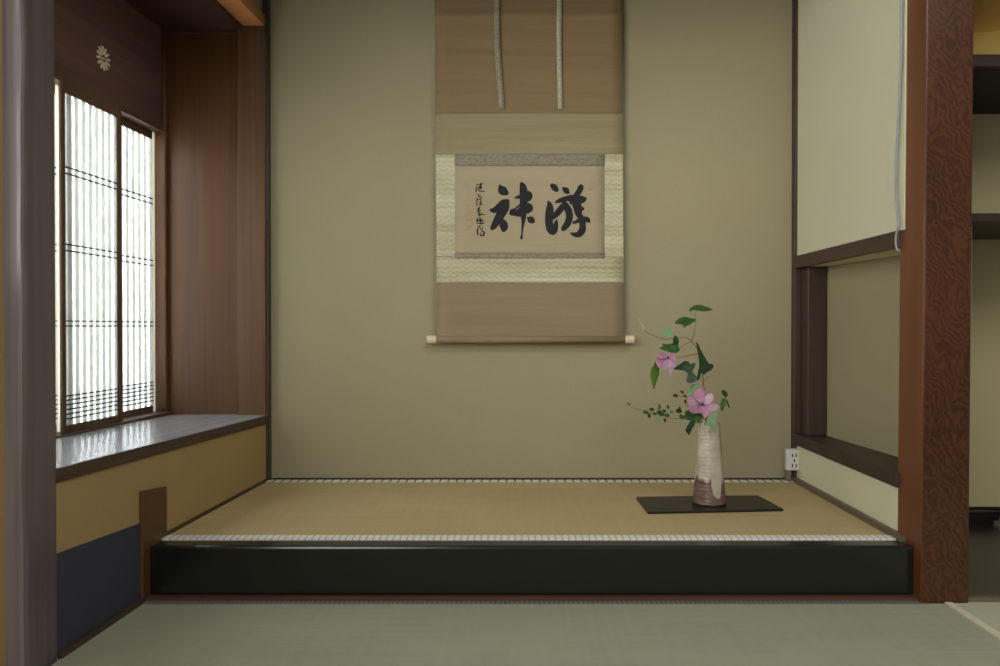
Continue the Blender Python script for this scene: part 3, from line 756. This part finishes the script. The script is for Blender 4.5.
# trailing vine to the left
vine = empty('trailing_vine', mouth, 'thin trailing vine with tiny leaves reaching left from the vase', 'vine')
stem(vine, [(690,720,.01,ZB),(680,540,.008,ZB),(620,490,0,ZB),(550,486,-.006,ZB),(480,488,-.012,ZB),(410,484,-.016,ZB),(350,458,-.02,ZB),(300,444,-.02,ZB),(190,418,-.024,ZB),(120,404,-.026,ZB),(88,388,-.026,ZB),(72,362,-.026,ZB),(52,366,-.026,ZB),(40,374,-.026,ZB)], (.0011, .0004))
stem(vine, [(620,470,0,ZB),(575,400,-.004,ZB),(552,345,-.006,ZB),(548,304,-.008,ZB),(505,304,-.012,ZB),(462,298,-.014,ZB)], (.0008, .0004))
stem(vine, [(500,486,-.011,ZB),(470,440,-.012,ZB),(415,430,-.014,ZB)], (.0006, .0004))
tiny = [(215,436,24,.3,'leaf'),(243,464,22,1.5,'leaf_dark'),(264,411,22,.1,'leaf_dark'),(330,388,20,1.2,'leaf'),(322,412,18,.4,'leaf_yel'),(338,444,34,.5,'leaf_dark'),(392,460,24,.2,'leaf_dark'),
        (374,500,18,1.2,'leaf_dark'),(320,496,22,.3,'leaf_light'),(400,392,18,1.3,'leaf'),(368,424,18,.7,'leaf'),(490,424,28,.2,'leaf_dark'),(497,404,16,1.4,'leaf_dark'),(515,474,26,.9,'leaf_dark'),(516,266,20,.6,'leaf_dark'),
        (462,296,22,.2,'leaf_dark'),(543,346,16,1.4,'leaf'),(290,448,20,.1,'leaf'),(540,300,16,.2,'leaf_dark'),(75,366,14,.5,'leaf'),(430,432,16,0,'leaf_yel')]
for x, y, r, a, m_ in tiny:
    pts = []
    for k in range(9):
        t = 2*math.pi*k/9; ex, ey = r*math.cos(t), r*.62*math.sin(t)
        pts.append((x+ex*math.cos(a)-ey*math.sin(a), y+ex*math.sin(a)+ey*math.cos(a)))
    leaf(vine, pts, ZB, m_, dy=-.006-.02*(560-x)/500, tx=random.uniform(-.8, .8), tz=random.uniform(-.8, .8))

# ------------------------------------------------------------------ outlet and cable
x0, x1 = at(786.6, 460, 2.575).x, at(799.4, 460, 2.575).x
zt, zb = at(0, 449.2, 2.575).z, at(0, 470.6, 2.575).z
b = nb(); box(b, x0, x1, 2.575, 2.5975, zb, zt, .003)
ol = fin(b, 'power_outlet', 'outlet', None, label='small white power outlet box at the foot of the right corner post', category='outlet')
b = nb()
fw = x1-x0
def slot(cx, cz, w, h): box(b, x0+fw*cx-w/2, x0+fw*cx+w/2, 2.5742, 2.5765, zt-(zt-zb)*cz-h/2, zt-(zt-zb)*cz+h/2)
for cz_ in (.29, .77): slot(.46, cz_, .0034, .011); slot(.74, cz_, .0034, .011)
slot(.60, .53, .005, .008)
fin(b, 'outlet_slots', 'hole', ol)
b = nb(); box(b, x0+.0005, x0+.018, 2.580, 2.5975, TZ+.008, zb-.0005, .002)
o = fin(b, 'cable_duct', 'duct', ol)
cb = [(px, py, .908*F/(px-CX)) for px, py in [(901.5, -60), (901.5, -20), (901.4, 20), (901, 60), (899, 110), (896.8, 150), (896, 190), (897.6, 215), (898.6, 226), (896.4, 234), (895.8, 242), (897, 249), (899.5, 251)]]
b = nb(); tube(b, spline([tuple(at(*p)) for p in cb], 6), .0030, 8)
fin(b, 'hanging_cable', 'cable', None, True, label='thin pale grey cable hanging along the burl pillar to the niche beam', category='cable')

# ------------------------------------------------------------------ recess right of the pillar
XT0, XT1 = 1.08, 2.395
sbox('floor_recess', 'recess_floor', 'dark polished board floor of the recess right of the pillar', 'floor', 1.02, 2.4, 1.825, YB+.02, -.05, .006, bev=.001)
sbox('trim_19', 'grey_trim', 'grey threshold strip in front of the recess boards', 'trim', 1.02, 2.4, 1.806, 1.825, -.05, .008, bev=.001)
sbox('baseboard_recess', 'black', 'dark skirting at the back of the recess', 'baseboard', 1.04, 2.4, YB+.006, YB+.02, .006, .026, bev=.001)
sbox('wall_recess_left', 'wall', 'plaster side of the recess behind the burl pillar', 'wall', 1.076, 1.08, 1.91, YB+.02, .006, 2.4, bev=0)
cbn = empty('wall_cabinet', ((XT0+XT1)/2, 2.4, 1.325), 'cream fronted wall cabinet high in the recess right of the pillar', 'cabinet')
def cp(name, mat, *a, bev=.002, **p):
    b = nb(); box(b, *a, bev); return under(fin(b, name, mat, None, **p), cbn)
cp('case', 'black', XT0+.002, XT1, 2.185, YB+.019, 1.325, 1.90)
cp('bottom_rail', 'shelf_dark', XT0+.002, XT1, 2.163, 2.185, 1.325, 1.358)
cp('sliding_door', 'door_gold', XT0+.002, 1.72, 2.172, 2.185, 1.3585, 1.89, label='paper door with a pale lower band')
cp('sliding_door', 'door_gold', 1.70, XT1, 2.164, 2.1715, 1.3585, 1.89)
b = nb(); pts = [(XT0+.003+(1.715-XT0)*i/20, 1.424+.006*math.sin(i*.9)) for i in range(21)]
lo = [b.verts.new((x, 2.1712, 1.36)) for x, z in pts]; hi = [b.verts.new((x, 2.1712, z)) for x, z in pts]
for i in range(20): b.faces.new((lo[i], lo[i+1], hi[i+1], hi[i]))
under(fin(b, 'door_band', 'door_pale', None), cbn)
b = nb(); box(b, XT0+.0005, XT1+.004, 2.2, YB+.0195, .911, .935, .002)
sh = fin(b, 'wall_shelf', 'shelf_dark', None, label='dark wooden shelf board fixed across the recess below the wall cabinet', category='shelf')
# low black stand at the back
b = nb(); NSG = 40
cx_, cy_ = 1.445, 2.50
for (r, z0_, z1_) in ((.085, .032, .046), (.078, .018, .032), (.06, .0065, .018)):
    tube(b, [(cx_, cy_, z0_), (cx_, cy_, z1_)], r*.9, NSG)
for v in b.verts: v.co.y = cy_ + (v.co.y-cy_)*.22; 
o = fin(b, 'low_stand', 'black', None, label='low black oval stand on the dark boards at the back of the recess', category='stand')

# ------------------------------------------------------------------ light
def area(name, loc, target, sx, sy, power, color=(1,1,1), spread=math.pi):
    l = bpy.data.lights.new(name, 'AREA'); l.shape = 'RECTANGLE'; l.size = sx; l.size_y = sy; l.energy = power; l.color = color; l.spread = spread
    o = bpy.data.objects.new(name, l); COL.objects.link(o); o.location = loc
    o.rotation_euler = (Vector(target)-Vector(loc)).to_track_quat('-Z', 'Y').to_euler(); return o
area('garden_light', (-1.7, -1.3, 1.35), (.25, 2.4, .6), 2.2, 1.7, 86, (1, .975, .93))
area('bay_daylight', (-2.0, 2.2, 1.0), (-1.2, 2.2, .8), 1.5, 1.5, 150, (.94, .98, 1.02))
area('room_glow', (.9, -.3, 2.5), (.55, 2.2, .2), 1.8, 1.2, 33, (1, .98, .94))
wd = bpy.data.worlds.new('world'); SC.world = wd; wd.use_nodes = True
bg = wd.node_tree.nodes['Background']; bg.inputs[0].default_value = (.95, .96, .96, 1); bg.inputs[1].default_value = .16
SC.view_settings.view_transform = 'Standard'
SC.view_settings.look = 'None'
SC.cycles.use_denoising = True
SC.cycles.max_bounces = 8
